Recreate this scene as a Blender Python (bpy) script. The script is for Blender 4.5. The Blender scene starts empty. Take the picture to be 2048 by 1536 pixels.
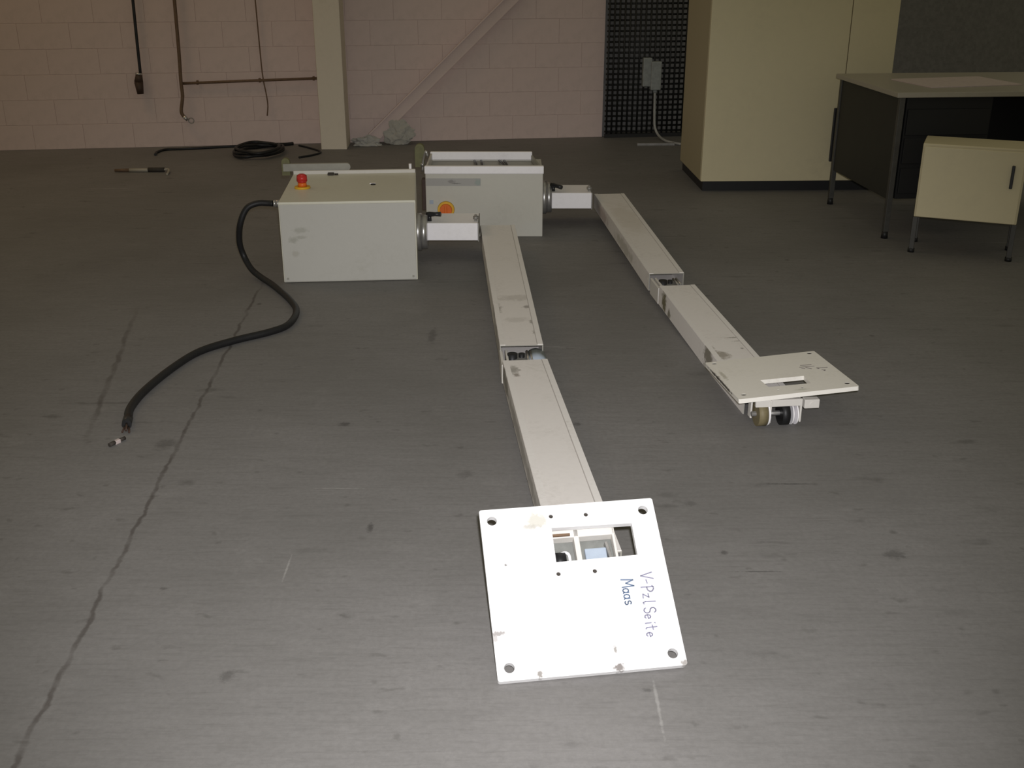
import bpy, bmesh, math, random
from mathutils import Vector, Matrix, Euler
from mathutils.geometry import tessellate_polygon
R = math.radians
random.seed(7)
S = bpy.context.scene
C = S.collection

# ------------------------------------------------------------------ camera, light, exposure
cd = bpy.data.cameras.new('camera')
cam = bpy.data.objects.new('camera', cd); C.objects.link(cam)
cam.location = (0, 0, 1.6); cam.rotation_euler = (R(90 - 21.873), 0, 0)
cd.sensor_width = 36.0; cd.lens = 36 * 2200 / 2048; cd.clip_start = 0.02; cd.clip_end = 100
S.camera = cam

w = bpy.data.worlds.new('hall'); S.world = w; w.use_nodes = True
bg = w.node_tree.nodes['Background']
bg.inputs[0].default_value = (1.0, 0.93, 0.66, 1); bg.inputs[1].default_value = 0.172

def lamp(name, kind, loc, rot, energy, color, **kw):
    d = bpy.data.lights.new(name, kind); d.energy = energy; d.color = color
    for k, v in kw.items(): setattr(d, k, v)
    o = bpy.data.objects.new(name, d); C.objects.link(o); o.location = loc; o.rotation_euler = rot
    return o
# the camera's own flash, just above and beside the lens
lamp('camera_flash', 'SPOT', (0.035, 0.02, 1.67), (R(90 - 29), 0, R(1.5)), 560, (1.0, 0.985, 1.0),
     spot_size=R(73), spot_blend=1.0, shadow_soft_size=0.025)
# warm sodium hall lamp high up on the left
lamp('hall_lamp', 'AREA', (-4.2, 7.2, 4.5), (0, R(-12), 0), 17, (1.0, 0.62, 0.34), shape='RECTANGLE', size=1.6, size_y=1.2)

vs = S.view_settings
vs.view_transform = 'Standard'; vs.look = 'None'; vs.gamma = 1.0; vs.use_curve_mapping = False
vs.exposure = 0.0

# ------------------------------------------------------------------ materials
def srgb(r, g, b):
    f = lambda c: (c / 255 / 12.92) if c / 255 <= 0.04045 else ((c / 255 + 0.055) / 1.055) ** 2.4
    return (f(r), f(g), f(b), 1)

class NT:
    def __init__(s, name):
        s.m = bpy.data.materials.new(name); s.m.use_nodes = True
        s.t = s.m.node_tree; s.n = s.t.nodes; s.b = s.n['Principled BSDF']
    def node(s, typ, **kw):
        n = s.n.new(typ)
        for k, v in kw.items(): setattr(n, k, v)
        return n
    def link(s, a, b): s.t.links.new(a, b)
    def coords(s, obj=True):
        return s.node('ShaderNodeTexCoord').outputs['Object']
    def noise(s, co, scale, detail=4, rough=0.6, stretch=None):
        if stretch:
            mp = s.node('ShaderNodeMapping'); mp.inputs['Scale'].default_value = stretch
            s.link(co, mp.inputs['Vector']); co = mp.outputs[0]
        n = s.node('ShaderNodeTexNoise'); n.inputs['Scale'].default_value = scale
        n.inputs['Detail'].default_value = detail; n.inputs['Roughness'].default_value = rough
        s.link(co, n.inputs['Vector']); return n.outputs['Fac']
    def ramp(s, fac, a, b, lo=0.0, hi=1.0):
        r = s.node('ShaderNodeMapRange'); r.clamp = True
        r.inputs['From Min'].default_value = a; r.inputs['From Max'].default_value = b
        r.inputs['To Min'].default_value = lo; r.inputs['To Max'].default_value = hi
        s.link(fac, r.inputs['Value']); return r.outputs[0]
    def math(s, op, a, b=None):
        n = s.node('ShaderNodeMath', operation=op)
        for i, v in enumerate((a, b)):
            if v is None: continue
            if isinstance(v, (int, float)): n.inputs[i].default_value = v
            else: s.link(v, n.inputs[i])
        return n.outputs[0]
    def mix(s, fac, a, b, blend='MIX'):
        n = s.node('ShaderNodeMix', data_type='RGBA', blend_type=blend)
        for sock, v in ((n.inputs[0], fac), (n.inputs[6], a), (n.inputs[7], b)):
            if isinstance(v, (int, float)): sock.default_value = v
            elif isinstance(v, tuple): sock.default_value = v
            else: s.link(v, sock)
        return n.outputs[2]
    def spot(s, co, c, r, soft=0.5, wob=0.35):
        """soft-edged ellipsoidal stain at c with radii r (object space), with a wobbling outline"""
        mp = s.node('ShaderNodeMapping', vector_type='TEXTURE')
        mp.inputs['Location'].default_value = c; mp.inputs['Scale'].default_value = r
        s.link(co, mp.inputs['Vector'])
        ln = s.node('ShaderNodeVectorMath', operation='LENGTH'); s.link(mp.outputs[0], ln.inputs[0])
        nz = s.noise(co, 0.9 / max(min(r[0], r[1]) * 0.5 + max(r[0], r[1]) * 0.1, 1e-3), 5, 0.7)
        d = s.math('ADD', ln.outputs['Value'], s.math('MULTIPLY', s.math('SUBTRACT', nz, 0.5), wob * 6))
        return s.ramp(d, 1.0, 1.0 - soft, 0, 1)
    def bump(s, h, strength=0.2, dist=0.002):
        n = s.node('ShaderNodeBump'); n.inputs['Strength'].default_value = strength
        n.inputs['Distance'].default_value = dist; s.link(h, n.inputs['Height'])
        s.link(n.outputs[0], s.b.inputs['Normal'])

def painted(name, col, dirt=(0.16, 0.14, 0.10, 1), amount=0.35, spots=(), rough=0.5, scale=5, fine=0.05):
    k = NT(name); co = k.coords()
    n1 = k.noise(co, scale, 5, 0.65); n2 = k.noise(co, scale * 9, 4, 0.7)
    f = k.math('MULTIPLY', k.ramp(n1, 0.5, 0.8), k.ramp(n2, 0.42, 0.75))
    base = k.mix(k.math('MULTIPLY', f, amount), col, dirt)
    base = k.mix(k.ramp(n2, 0.3, 0.7, 0, fine), base, (0.25, 0.24, 0.22, 1))
    for (c, r, sc, st) in spots:
        base = k.mix(k.math('MULTIPLY', k.spot(co, c, r), st), base, sc)
    k.link(base, k.b.inputs['Base Color']); k.b.inputs['Roughness'].default_value = rough
    k.b.inputs['Specular IOR Level'].default_value = 0.3
    k.bump(n2, 0.08, 0.002)
    return k.m

def plain(name, col, rough=0.5, metal=0.0, var=0.12, scale=30, spec=0.4):
    k = NT(name); co = k.coords(); n = k.noise(co, scale, 4)
    dark = tuple(c * (1 - var * 2) for c in col[:3]) + (1,)
    k.link(k.mix(k.ramp(n, 0.35, 0.7), col, dark), k.b.inputs['Base Color'])
    k.b.inputs['Roughness'].default_value = rough; k.b.inputs['Metallic'].default_value = metal
    k.b.inputs['Specular IOR Level'].default_value = spec
    return k.m

def floor_material():
    k = NT('worn_concrete'); co = k.coords()
    big = k.noise(co, 0.8, 4, 0.55); mid = k.noise(co, 5, 5, 0.65); fine = k.noise(co, 60, 4, 0.7)
    streak = k.noise(co, 3.0, 6, 0.7, (1.0, 7.0, 1.0)); streak2 = k.noise(co, 9.0, 5, 0.75, (0.8, 9.0, 1.0))
    base = k.mix(k.ramp(big, 0.35, 0.65), (0.178, 0.172, 0.164, 1), (0.222, 0.214, 0.208, 1))
    base = k.mix(k.ramp(streak, 0.42, 0.66, 0, 0.16), base, (0.11, 0.105, 0.10, 1))
    base = k.mix(k.ramp(streak2, 0.50, 0.72, 0, 0.32), base, (0.09, 0.086, 0.08, 1))
    base = k.mix(k.ramp(mid, 0.58, 0.78, 0, 0.25), base, (0.30, 0.29, 0.28, 1))
    base = k.mix(k.ramp(fine, 0.38, 0.72, 0, 0.34), base, (0.12, 0.115, 0.11, 1))
    # small dark specks
    v = k.node('ShaderNodeTexVoronoi'); v.inputs['Scale'].default_value = 4.5
    k.link(co, v.inputs['Vector'])
    sp = k.math('MULTIPLY', k.ramp(v.outputs['Distance'], 0.075, 0.03), k.ramp(k.noise(co, 2.3, 2), 0.48, 0.6))
    base = k.mix(k.math('MULTIPLY', sp, 0.6), base, (0.05, 0.047, 0.042, 1))
    # scattered short scuffs, dark and pale
    def scuffs(scale, thr, stretch, rot):
        mp = k.node('ShaderNodeMapping'); mp.inputs['Scale'].default_value = stretch; mp.inputs['Rotation'].default_value = (0, 0, R(rot))
        k.link(co, mp.inputs['Vector'])
        v = k.node('ShaderNodeTexVoronoi'); v.inputs['Scale'].default_value = scale; v.inputs['Randomness'].default_value = 1.0
        wv = k.node('ShaderNodeVectorMath', operation='ADD'); k.link(mp.outputs[0], wv.inputs[0])
        nz = k.node('ShaderNodeTexNoise'); nz.inputs['Scale'].default_value = 14; nz.inputs['Detail'].default_value = 4
        k.link(co, nz.inputs['Vector'])
        sc = k.node('ShaderNodeVectorMath', operation='SCALE'); sc.inputs['Scale'].default_value = 0.12; k.link(nz.outputs['Color'], sc.inputs[0])
        k.link(sc.outputs[0], wv.inputs[1]); k.link(wv.outputs[0], v.inputs['Vector'])
        return k.ramp(v.outputs['Distance'], thr, thr * 0.3)
    base = k.mix(k.math('MULTIPLY', k.math('MULTIPLY', scuffs(3.4, 0.17, (0.7, 2.2, 1), 4), k.ramp(mid, 0.42, 0.6)), 0.45), base, (0.06, 0.057, 0.052, 1))
    base = k.mix(k.math('MULTIPLY', k.math('MULTIPLY', scuffs(2.2, 0.08, (0.22, 3.6, 1), -28), k.ramp(big, 0.44, 0.54)), 0.28), base, (0.42, 0.41, 0.39, 1))
    base = k.mix(k.math('MULTIPLY', k.math('MULTIPLY', scuffs(2.6, 0.10, (0.20, 3.2, 1), 2), k.ramp(streak, 0.44, 0.56)), 0.45), base, (0.07, 0.066, 0.06, 1))
    base = k.mix(k.math('MULTIPLY', scuffs(9.0, 0.16, (0.8, 1.6, 1), 12), 0.35), base, (0.08, 0.076, 0.07, 1))
    # stains and heel marks with a place of their own
    for c, r, st in (((-0.418, 2.85, 0), (0.016, 0.045, 0.1), .75), ((-0.598, 3.601, 0), (0.04, 0.03, 0.1), .7),
                     ((0.599, 2.707, 0), (0.018, 0.02, 0.1), .7), ((0.111 + .12, 3.60, 0), (0.03, 0.025, 0.1), .55),
                     ((1.078, 2.694, 0), (0.05, 0.04, 0.1), .55), ((0.885, 3.132, 0), (0.12, 0.007, 0.1), .7),
                     ((0.68, 2.606, 0), (0.10, 0.006, 0.1), .7), ((0.312, 2.091, 0), (0.02, 0.012, 0.1), .5),
                     ((-0.669, 2.143, 0), (0.03, 0.035, 0.1), .5), ((-0.35, 4.55, 0), (0.03, 0.16, 0.1), .5),
                     ((-1.19, 3.43, 0), (0.06, 0.07, 0.1), .5), ((-0.15, 3.2, 0), (0.04, 0.05, 0.1), .35),
                     ((0.55, 3.0, 0), (0.03, 0.03, 0.1), .35), ((-0.93, 2.52, 0), (0.02, 0.012, 0.1), .5)):
        base = k.mix(k.math('MULTIPLY', k.spot(co, c, (r[0] * .75, r[1] * .75, r[2]), 0.6), st * .8), base, (0.045, 0.042, 0.04, 1))
    # pale scratches
    for c, r, a in (((0.33, 2.03, 0), (0.005, 0.12, 0.1), 0), ((-0.62, 2.62, 0), (0.004, 0.08, 0.1), 0), ((-0.55, 3.1, 0), (0.10, 0.003, 0.1), 0)):
        base = k.mix(k.math('MULTIPLY', k.spot(co, c, r, 0.7), 0.32), base, (0.45, 0.44, 0.42, 1))
    # the long crack / filled joint on the left, and the dirty scrape beside it
    sx = k.node('ShaderNodeSeparateXYZ'); k.link(co, sx.inputs[0])
    wob = k.math('MULTIPLY', k.math('SUBTRACT', k.noise(co, 9, 4), 0.5), 0.045)
    def line(x0, slope, width, y0, y1, st, base):
        xl = k.math('SUBTRACT', k.math('ADD', sx.outputs[0], wob), k.math('ADD', k.math('MULTIPLY', sx.outputs[1], slope), x0))
        d = k.ramp(k.math('ABSOLUTE', xl), width, width * 0.35)
        rng = k.math('MULTIPLY', k.ramp(sx.outputs[1], y0, y0 + 0.4), k.ramp(sx.outputs[1], y1, y1 - 0.5))
        br = k.ramp(k.noise(co, 6, 4), 0.36, 0.55, 0.35, 1)
        return k.mix(k.math('MULTIPLY', k.math('MULTIPLY', d, rng), k.math('MULTIPLY', br, st)), base, (0.05, 0.04, 0.036, 1))
    base = line(-0.93, -0.0625, 0.009, -3, 5.6, 0.6, base)
    base = line(-0.80, -0.195, 0.014, 3.4, 5.0, 0.5, base)
    k.link(base, k.b.inputs['Base Color'])
    k.b.inputs['Roughness'].default_value = 0.62; k.b.inputs['Specular IOR Level'].default_value = 0.25
    k.bump(fine, 0.12, 0.003)
    return k.m

M = dict(
    floor=floor_material(),
    block=painted('painted_block', (0.66, 0.53, 0.49, 1), (0.30, 0.25, 0.21, 1), 0.4, (), 0.7, 1.5, 0.10),
    mortar=plain('painted_mortar', (0.60, 0.48, 0.44, 1), 0.8),
    column=painted('column_paint', (0.68, 0.61, 0.50, 1), (0.35, 0.28, 0.2, 1), 0.4, (), 0.6, 3),
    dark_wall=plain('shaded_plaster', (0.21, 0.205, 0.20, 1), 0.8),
    white=painted('white_enamel', (0.64, 0.615, 0.575, 1), (0.22, 0.19, 0.13, 1), 0.35, (), 0.42, 4),
    bright=painted('bright_enamel', (0.93, 0.91, 0.93, 1), (0.4, 0.38, 0.33, 1), 0.2, (), 0.4, 5),
    steel=plain('bare_steel', (0.55, 0.54, 0.53, 1), 0.32, 0.8, 0.1),
    dullsteel=plain('dull_steel', (0.34, 0.33, 0.31, 1), 0.5, 0.5),
    black=plain('black_rubber', (0.012, 0.012, 0.013, 1), 0.5, 0, 0.1),
    blackplastic=plain('black_plastic', (0.02, 0.02, 0.021, 1), 0.35),
    olive=plain('olive_plastic', (0.17, 0.165, 0.075, 1), 0.6),
    tan=plain('tan_roller', (0.20, 0.165, 0.09, 1), 0.6),
    lip=painted('edge_enamel', (0.78, 0.75, 0.72, 1), (0.3, 0.27, 0.2, 1), 0.5, (), 0.4, 6),
    seam=plain('seam_shade', (0.50, 0.47, 0.44, 1), 0.8),
    inner=plain('shadow_grey', (0.20, 0.205, 0.19, 1), 0.6),
    red=plain('red_plastic', (0.55, 0.03, 0.025, 1), 0.35, 0, 0.05),
    orange=plain('orange_plastic', (0.75, 0.16, 0.02, 1), 0.4, 0, 0.05),
    yellow=plain('yellow_plastic', (0.72, 0.42, 0.03, 1), 0.45, 0, 0.05),
    blue=plain('pale_blue_plastic', (0.38, 0.44, 0.52, 1), 0.4, 0, 0.06),
    grey=plain('grey_paint', (0.33, 0.32, 0.28, 1), 0.5, 0, 0.06),
    dirt=plain('dark_matte', (0.05, 0.042, 0.035, 1), 0.8),
    cream=painted('cream_enamel', (0.62, 0.55, 0.36, 1), (0.36, 0.3, 0.2, 1), 0.25, (), 0.45, 2),
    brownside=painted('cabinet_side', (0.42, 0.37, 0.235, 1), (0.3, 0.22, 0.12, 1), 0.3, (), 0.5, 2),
    deskpanel=plain('dark_desk_panel', (0.024, 0.024, 0.020, 1), 0.6, 0, 0.06, 8),
    deskdark=plain('under_desk_black', (0.009, 0.009, 0.009, 1), 0.7, 0, 0.05),
    deskleg=plain('desk_leg_steel', (0.07, 0.068, 0.062, 1), 0.5, 0.1),
    desktop=painted('desk_laminate', (0.36, 0.33, 0.27, 1), (0.2, 0.17, 0.12, 1), 0.3, (), 0.4, 3),
    paper=plain('pinkish_paper', (0.55, 0.46, 0.44, 1), 0.8, 0, 0.05),
    wire=plain('black_wire', (0.018, 0.018, 0.017, 1), 0.5),
    whitecable=plain('pale_cable', (0.42, 0.42, 0.40, 1), 0.5),
    boxgrey=plain('pale_grey_box', (0.33, 0.35, 0.34, 1), 0.5),
    wood=plain('worn_wood', (0.16, 0.10, 0.06, 1), 0.7),
    brown=plain('brown_rubber', (0.06, 0.035, 0.025, 1), 0.6),
    mortar_lump=painted('crumbled_mortar', (0.42, 0.41, 0.38, 1), (0.2, 0.2, 0.18, 1), 0.6, (), 0.85, 8, 0.2),
    sheet=painted('dusty_sheet', (0.40, 0.39, 0.35, 1), (0.2, 0.2, 0.18, 1), 0.6, (), 0.7, 8, 0.2),
    ink1=plain('blue_grey_ink', (0.12, 0.17, 0.27, 1), 0.6), ink2=plain('violet_grey_ink', (0.25, 0.245, 0.34, 1), 0.6),
    ink3=plain('faded_ink', (0.33, 0.30, 0.29, 1), 0.7),
)
DIRT = (0.09, 0.08, 0.05, 1)

# ------------------------------------------------------------------ geometry helpers
def new(): return bmesh.new()

def box(bm, c, d, rot=None, bevel=0.0, mat=0):
    r = bmesh.ops.create_cube(bm, size=1.0)
    m = Matrix.Translation(c) @ (rot.to_4x4() if rot else Matrix()) @ Matrix.Diagonal((d[0], d[1], d[2], 1))
    bmesh.ops.transform(bm, matrix=m, verts=r['verts'])
    fs = list({f for v in r['verts'] for f in v.link_faces})
    for f in fs: f.material_index = mat
    if bevel > 0:
        es = list({e for v in r['verts'] for e in v.link_edges})
        bmesh.ops.bevel(bm, geom=es, offset=bevel, segments=2, affect='EDGES', profile=0.5)
    return bm

def cyl(bm, a, b, r0, r1=None, seg=20, mat=0):
    a, b = Vector(a), Vector(b); d = b - a; r1 = r0 if r1 is None else r1
    q = Vector((0, 0, 1)).rotation_difference(d.normalized()).to_matrix().to_4x4()
    r = bmesh.ops.create_cone(bm, cap_ends=True, segments=seg, radius1=r0, radius2=r1, depth=d.length,
                              matrix=Matrix.Translation((a + b) / 2) @ q)
    fs = {f for v in r['verts'] for f in v.link_faces}
    for f in fs:
        f.material_index = mat
        if len(f.verts) == 4: f.smooth = True
    return bm

def catmull(pts, n=6):
    P = [Vector(p) for p in pts]
    if len(P) < 3: return P
    P = [P[0] * 2 - P[1]] + P + [P[-1] * 2 - P[-2]]
    out = []
    for i in range(1, len(P) - 2):
        p0, p1, p2, p3 = P[i - 1:i + 3]
        for j in range(n):
            t = j / n
            out.append(0.5 * (2 * p1 + (p2 - p0) * t + (2 * p0 - 5 * p1 + 4 * p2 - p3) * t * t + (3 * p1 - p0 - 3 * p2 + p3) * t ** 3))
    out.append(P[-2]); return out

def tube(bm, pts, r, seg=10, closed=False, smooth=True):
    P = [Vector(p) for p in pts]; n = len(P); rings = []
    up = Vector((0, 0, 1))
    prev = None
    for i in range(n):
        a = P[i - 1] if (i > 0 or closed) else P[i]; b = P[(i + 1) % n] if (i < n - 1 or closed) else P[i]
        t = (b - a).normalized()
        if prev is None:
            x = t.cross(up); x = x if x.length > 1e-3 else Vector((1, 0, 0))
        else: x = prev - t * prev.dot(t)
        x.normalize(); prev = x; y = t.cross(x)
        rr = r[i] if isinstance(r, (list, tuple)) else r
        rings.append([bm.verts.new(P[i] + (x * math.cos(2 * math.pi * k / seg) + y * math.sin(2 * math.pi * k / seg)) * rr) for k in range(seg)])
    for i in range(n if closed else n - 1):
        A, B = rings[i], rings[(i + 1) % n]
        for k in range(seg):
            f = bm.faces.new((A[k], A[(k + 1) % seg], B[(k + 1) % seg], B[k])); f.smooth = smooth
    if not closed:
        bm.faces.new(rings[0][::-1]); bm.faces.new(rings[-1])
    return bm

def prism(bm, poly, h, axis='Z', off=0.0):
    """extrude a 2-D polygon by h along an axis"""
    def p(u, v, t):
        return {'Z': (u, v, t), 'Y': (u, t, v), 'X': (t, u, v)}[axis]
    a = [bm.verts.new(p(u, v, off)) for u, v in poly]; b = [bm.verts.new(p(u, v, off + h)) for u, v in poly]
    bm.faces.new(a[::-1]); bm.faces.new(b)
    for i in range(len(poly)):
        j = (i + 1) % len(poly); bm.faces.new((a[i], a[j], b[j], b[i]))
    bmesh.ops.recalc_face_normals(bm, faces=bm.faces[:]); return bm

def holed_plate(bm, outer, holes, th):
    loops = [[Vector((x, y, 0)) for x, y in l] for l in [outer] + holes]
    flat = [p for l in loops for p in l]
    top = [bm.verts.new(p) for p in flat]; bot = [bm.verts.new(p - Vector((0, 0, th))) for p in flat]
    for a, b, c in tessellate_polygon(loops):
        try:
            bm.faces.new((top[a], top[b], top[c])); bm.faces.new((bot[c], bot[b], bot[a]))
        except ValueError: pass
    i = 0
    for l in loops:
        n = len(l)
        for j in range(n):
            a, b = i + j, i + (j + 1) % n
            bm.faces.new((top[a], top[b], bot[b], bot[a]))
        i += n
    bmesh.ops.recalc_face_normals(bm, faces=bm.faces[:]); return bm

def ring2d(cx, cy, r, n=20): return [(cx + r * math.cos(2 * math.pi * i / n), cy + r * math.sin(2 * math.pi * i / n)) for i in range(n)]

WM = {}
def obj(name, bm, mat, parent=None, Mw=None):
    """link a bmesh as one mesh object; Mw is its world matrix (the bmesh is in that frame)"""
    me = bpy.data.meshes.new(name); bm.to_mesh(me); bm.free()
    for m in (mat if isinstance(mat, (list, tuple)) else [mat]): me.materials.append(m)
    o = bpy.data.objects.new(name, me); C.objects.link(o)
    return place(o, parent, Mw)

def place(o, parent, Mw):
    Mw = Mw if Mw is not None else (WM[parent.name] if parent else Matrix())
    if parent: o.parent = parent; o.matrix_local = WM[parent.name].inverted() @ Mw
    else: o.matrix_world = Mw
    WM[o.name] = Mw.copy(); return o

def tag(o, label=None, cat=None, group=None, kind=None):
    for k, v in (('label', label), ('category', cat), ('group', group), ('kind', kind)):
        if v: o[k] = v
    return o

def thing(name, label, cat, Mw, group=None):
    o = bpy.data.objects.new(name, None); o.empty_display_size = 0.1; C.objects.link(o)
    place(o, None, Mw); return tag(o, label, cat, group)

def pose(x, y, z, rz=0.0): return Matrix.Translation((x, y, z)) @ Matrix.Rotation(rz, 4, 'Z')

# ------------------------------------------------------------------ setting
bm = new(); box(bm, (0, 5.0, -0.05), (13, 12, 0.1))
tag(obj('floor', bm, M['floor']), kind='structure')

WY, WS = 9.74, 0.138                       # back wall line: y = WY + WS*x
wyaw = math.atan(WS)
wallM = pose(0.80, WY + WS * 0.80, 0, wyaw)   # right end of the block wall; local +x runs to the right
def wpt(x, off=0.0): return WY + WS * x - off
bm = new(); box(bm, (-3.2, 0.12, 1.5), (6.4, 0.2, 3.0))
wall = tag(obj('wall_back', bm, M['mortar'], None, wallM), kind='structure')
def block_mesh(name, wd):
    b = new(); box(b, (0, 0, 0), (wd, 0.03, 0.198), bevel=0.0015)
    me = bpy.data.meshes.new(name); b.to_mesh(me); b.free(); me.materials.append(M['block']); return me
full, half = block_mesh('block', 0.398), block_mesh('half_block', 0.198)
for row in range(8):
    x = 0.0
    first = row % 2 == 1
    while x > -6.2:
        wd, me = (0.2, half) if first else (0.4, full)
        first = False
        o = bpy.data.objects.new('block', me); C.objects.link(o)
        place(o, wall, wallM @ Matrix.Translation((x - wd / 2, 0.0322 + random.uniform(-.0007, .0007), 0.1 + row * 0.2)))
        x -= wd
# darker recess behind the wire grille, to the right of the blocks
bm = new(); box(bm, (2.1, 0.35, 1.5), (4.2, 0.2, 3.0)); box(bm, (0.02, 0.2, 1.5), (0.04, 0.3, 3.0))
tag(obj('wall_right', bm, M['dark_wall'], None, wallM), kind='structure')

# column against the wall
bm = new(); box(bm, (0, 0.14, 1.5), (0.212, 0.28, 3.0), bevel=0.004)
tag(obj('column', bm, M['column'], None, pose(-1.48, 9.225, 0, 0.03)),
    'square cream painted column standing against the block wall', 'column')

# diagonal brace and rubble at its foot
bm = new()
a, b = Vector((-1.19, 9.50, 0.05)), Vector((0.08, wpt(0.08) - .03, 1.24))
d = b - a; q = Vector((1, 0, 0)).rotation_difference(d.normalized()).to_matrix()
box(bm, (a + b) / 2, (d.length, 0.03, 0.10), q, 0.003)
box(bm, (a + b) / 2 + q @ Vector((0, -0.02, 0.045)), (d.length, 0.05, 0.012), q, 0.002)
tag(obj('diagonal_brace', bm, M['block']), 'diagonal wall coloured steel brace rising to the right from beside the column', 'brace')

def lump(c, r, seed, n=3, flat=0.0):
    b = new(); rnd = random.Random(seed)
    bmesh.ops.create_icosphere(b, subdivisions=n, radius=1.0)
    from mathutils import noise
    for v in b.verts:
        k = 1 + 0.55 * noise.noise(v.co * 1.5 + Vector((seed, 0, 0))) + 0.30 * noise.noise(v.co * 4 + Vector((0, seed, 0)))
        v.co = Vector((v.co.x * r[0] * k, v.co.y * r[1] * k, max(v.co.z * r[2] * k, -flat)))
    bmesh.ops.translate(b, verts=b.verts, vec=c)
    return b
tag(obj('mortar_rubble', lump((-1.235, 9.42, 0.02), (0.125, 0.05, 0.055), 3, 4, 0.018), M['mortar_lump']),
    'low heap of crumbled pale mortar on the floor between column and brace', 'rubble')
tag(obj('crumpled_sheet', lump((-0.96, 9.455, 0.095), (0.11, 0.024, 0.095), 8, 4, 0.093), M['sheet']),
    'grey crumpled dusty sheet leaning on the wall at the foot of the brace', 'sheet')

# wire grille, one wire each
gx0, gx1 = 0.815, 1.62
gM = pose(gx0, wpt(gx0, 0.03), 0, wyaw)
grille = thing('wire_grille', 'black square wire mesh grille standing beside the block wall', 'grille', gM)
L = 0.80
def wire_mesh(name, a, b):
    q = new(); cyl(q, a, b, 0.0088, seg=6)
    me = bpy.data.meshes.new(name); q.to_mesh(me); q.free(); me.materials.append(M['wire']); return me
vm = wire_mesh('vertical_wire', (0, 0, 0.03), (0, 0, 1.35)); hm = wire_mesh('horizontal_wire', (0, 0.0, 0), (L, 0.0, 0))
for i in range(18):
    o = bpy.data.objects.new('vertical_wire', vm); C.objects.link(o); place(o, grille, gM @ Matrix.Translation((0.015 + i * 0.0455, 0, 0)))
for i in range(30):
    o = bpy.data.objects.new('horizontal_wire', hm); C.objects.link(o); place(o, grille, gM @ Matrix.Translation((0, 0.012, 0.052 + i * 0.0445)))
bm = new(); box(bm, (L / 2, 0, 0.016), (L, 0.03, 0.032)); obj('bottom_rail', bm, M['wire'], grille, gM)

# ------------------------------------------------------------------ test bench halves
def arm_bm(w0, w1, h, ln, th=0.004, endcap=True):
    """hollow rectangular arm along -Y from y=0 to y=-ln; top at z=0"""
    b = new(); R_ = []
    for y, wd in ((0, w0), (-ln, w1)):
        for (iw, ih0, ih1) in ((0, 0, -h), (th, -th, -h + th)):
            hw = wd / 2 - iw
            R_.append([b.verts.new((sx * hw, y, z)) for sx, z in ((-1, ih0), (1, ih0), (1, ih1), (-1, ih1))])
    o0, i0, o1, i1 = R_
    for k in range(4):
        j = (k + 1) % 4
        b.faces.new((o0[k], o0[j], o1[j], o1[k])); b.faces.new((i0[j], i0[k], i1[k], i1[j]))
        b.faces.new((o0[j], o0[k], i0[k], i0[j])).material_index = 1; b.faces.new((o1[k], o1[j], i1[j], i1[k])).material_index = 1
    bmesh.ops.recalc_face_normals(b, faces=b.faces[:])
    return b

def arm_matrix(p0, p1):
    """frame with -Y running from p0 (back, top centre) to p1 (front, top centre)"""
    p0, p1 = Vector(p0), Vector(p1); d = (p1 - p0)
    y = -d.normalized(); x = y.cross(Vector((0, 0, 1))).normalized(); z = x.cross(y)
    m = Matrix((x, y, z)).transposed().to_4x4(); m.translation = p0; return m, d.length

def add_arm(root, p0, p1, w0, w1, h, spots, name, lip=True):
    m, ln = arm_matrix(p0, p1)
    mat = painted('arm_enamel', (0.77, 0.735, 0.705, 1), (0.2, 0.17, 0.11, 1), 0.4, spots, 0.45, 5)
    a = obj('arm_segment', arm_bm(w0, w1, h, ln), [mat, M['grey']], root, m)
    if lip:   # folded edge strips along the top, coloured brighter in place of shading
      for s in (-1, 1):
        b = new()
        x0, x1 = s * (w0 / 2 - 0.0115), s * (w1 / 2 - 0.0115)
        prism(b, [(x0 - .0105, -.002), (x0 + .0105, -.002), (x1 + .0105, -ln + .002), (x1 - .0105, -ln + .002)], 0.0025, 'Z', -0.0005)
        obj('folded_edge', b, M['lip'], a, m)
        b = new(); x0, x1 = s * (w0 / 2 - 0.0235), s * (w1 / 2 - 0.0235)
        prism(b, [(x0 - .0012, -.004), (x0 + .0012, -.004), (x1 + .0012, -ln + .004), (x1 - .0012, -ln + .004)], 0.0012, 'Z', -0.0004)
        if s > 0: obj('seam', b, M['seam'], a, m)  # dark line standing in for the shade along the fold
        else: b.free()
    return a, m, ln

def hinge(root, c, rz, wd, z0, z1, flip=1):
    """knuckle joint between two arm segments"""
    m = pose(c[0], c[1], 0, rz); hgt = z1 - z0; zc = (z0 + z1) / 2
    b = new(); box(b, (0.01, 0.0, zc - .01), (wd * 0.55, 0.16, hgt * 0.62), bevel=0.004)
    k = obj('hinge_block', b, M['dullsteel'], root, m)
    b = new(); box(b, (-wd * 0.46, 0.0, zc - .008), (0.012, 0.17, hgt * 0.85), bevel=0.003); box(b, (-wd * 0.34, 0.01, zc), (0.010, 0.15, hgt * 0.7), bevel=0.003)
    obj('hinge_plate', b, M['white'], k, m)
    b = new(); cyl(b, (-wd * .22, 0.02, z0 + .01), (-wd * .22, 0.02, z1 - 0.008), 0.020, seg=14); cyl(b, (0.0, 0.03, z0 + .01), (0.0, 0.03, z1 - 0.012), 0.012, seg=12)
    obj('hinge_bolt', b, M['black'], k, m)
    b = new()
    for x in (0.022, 0.036): cyl(b, (x, -0.05, z1 - .014), (x, 0.06, z1 - .014), 0.005, seg=8)
    obj('hinge_rod', b, M['steel'], k, m)
    return k, m

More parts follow.
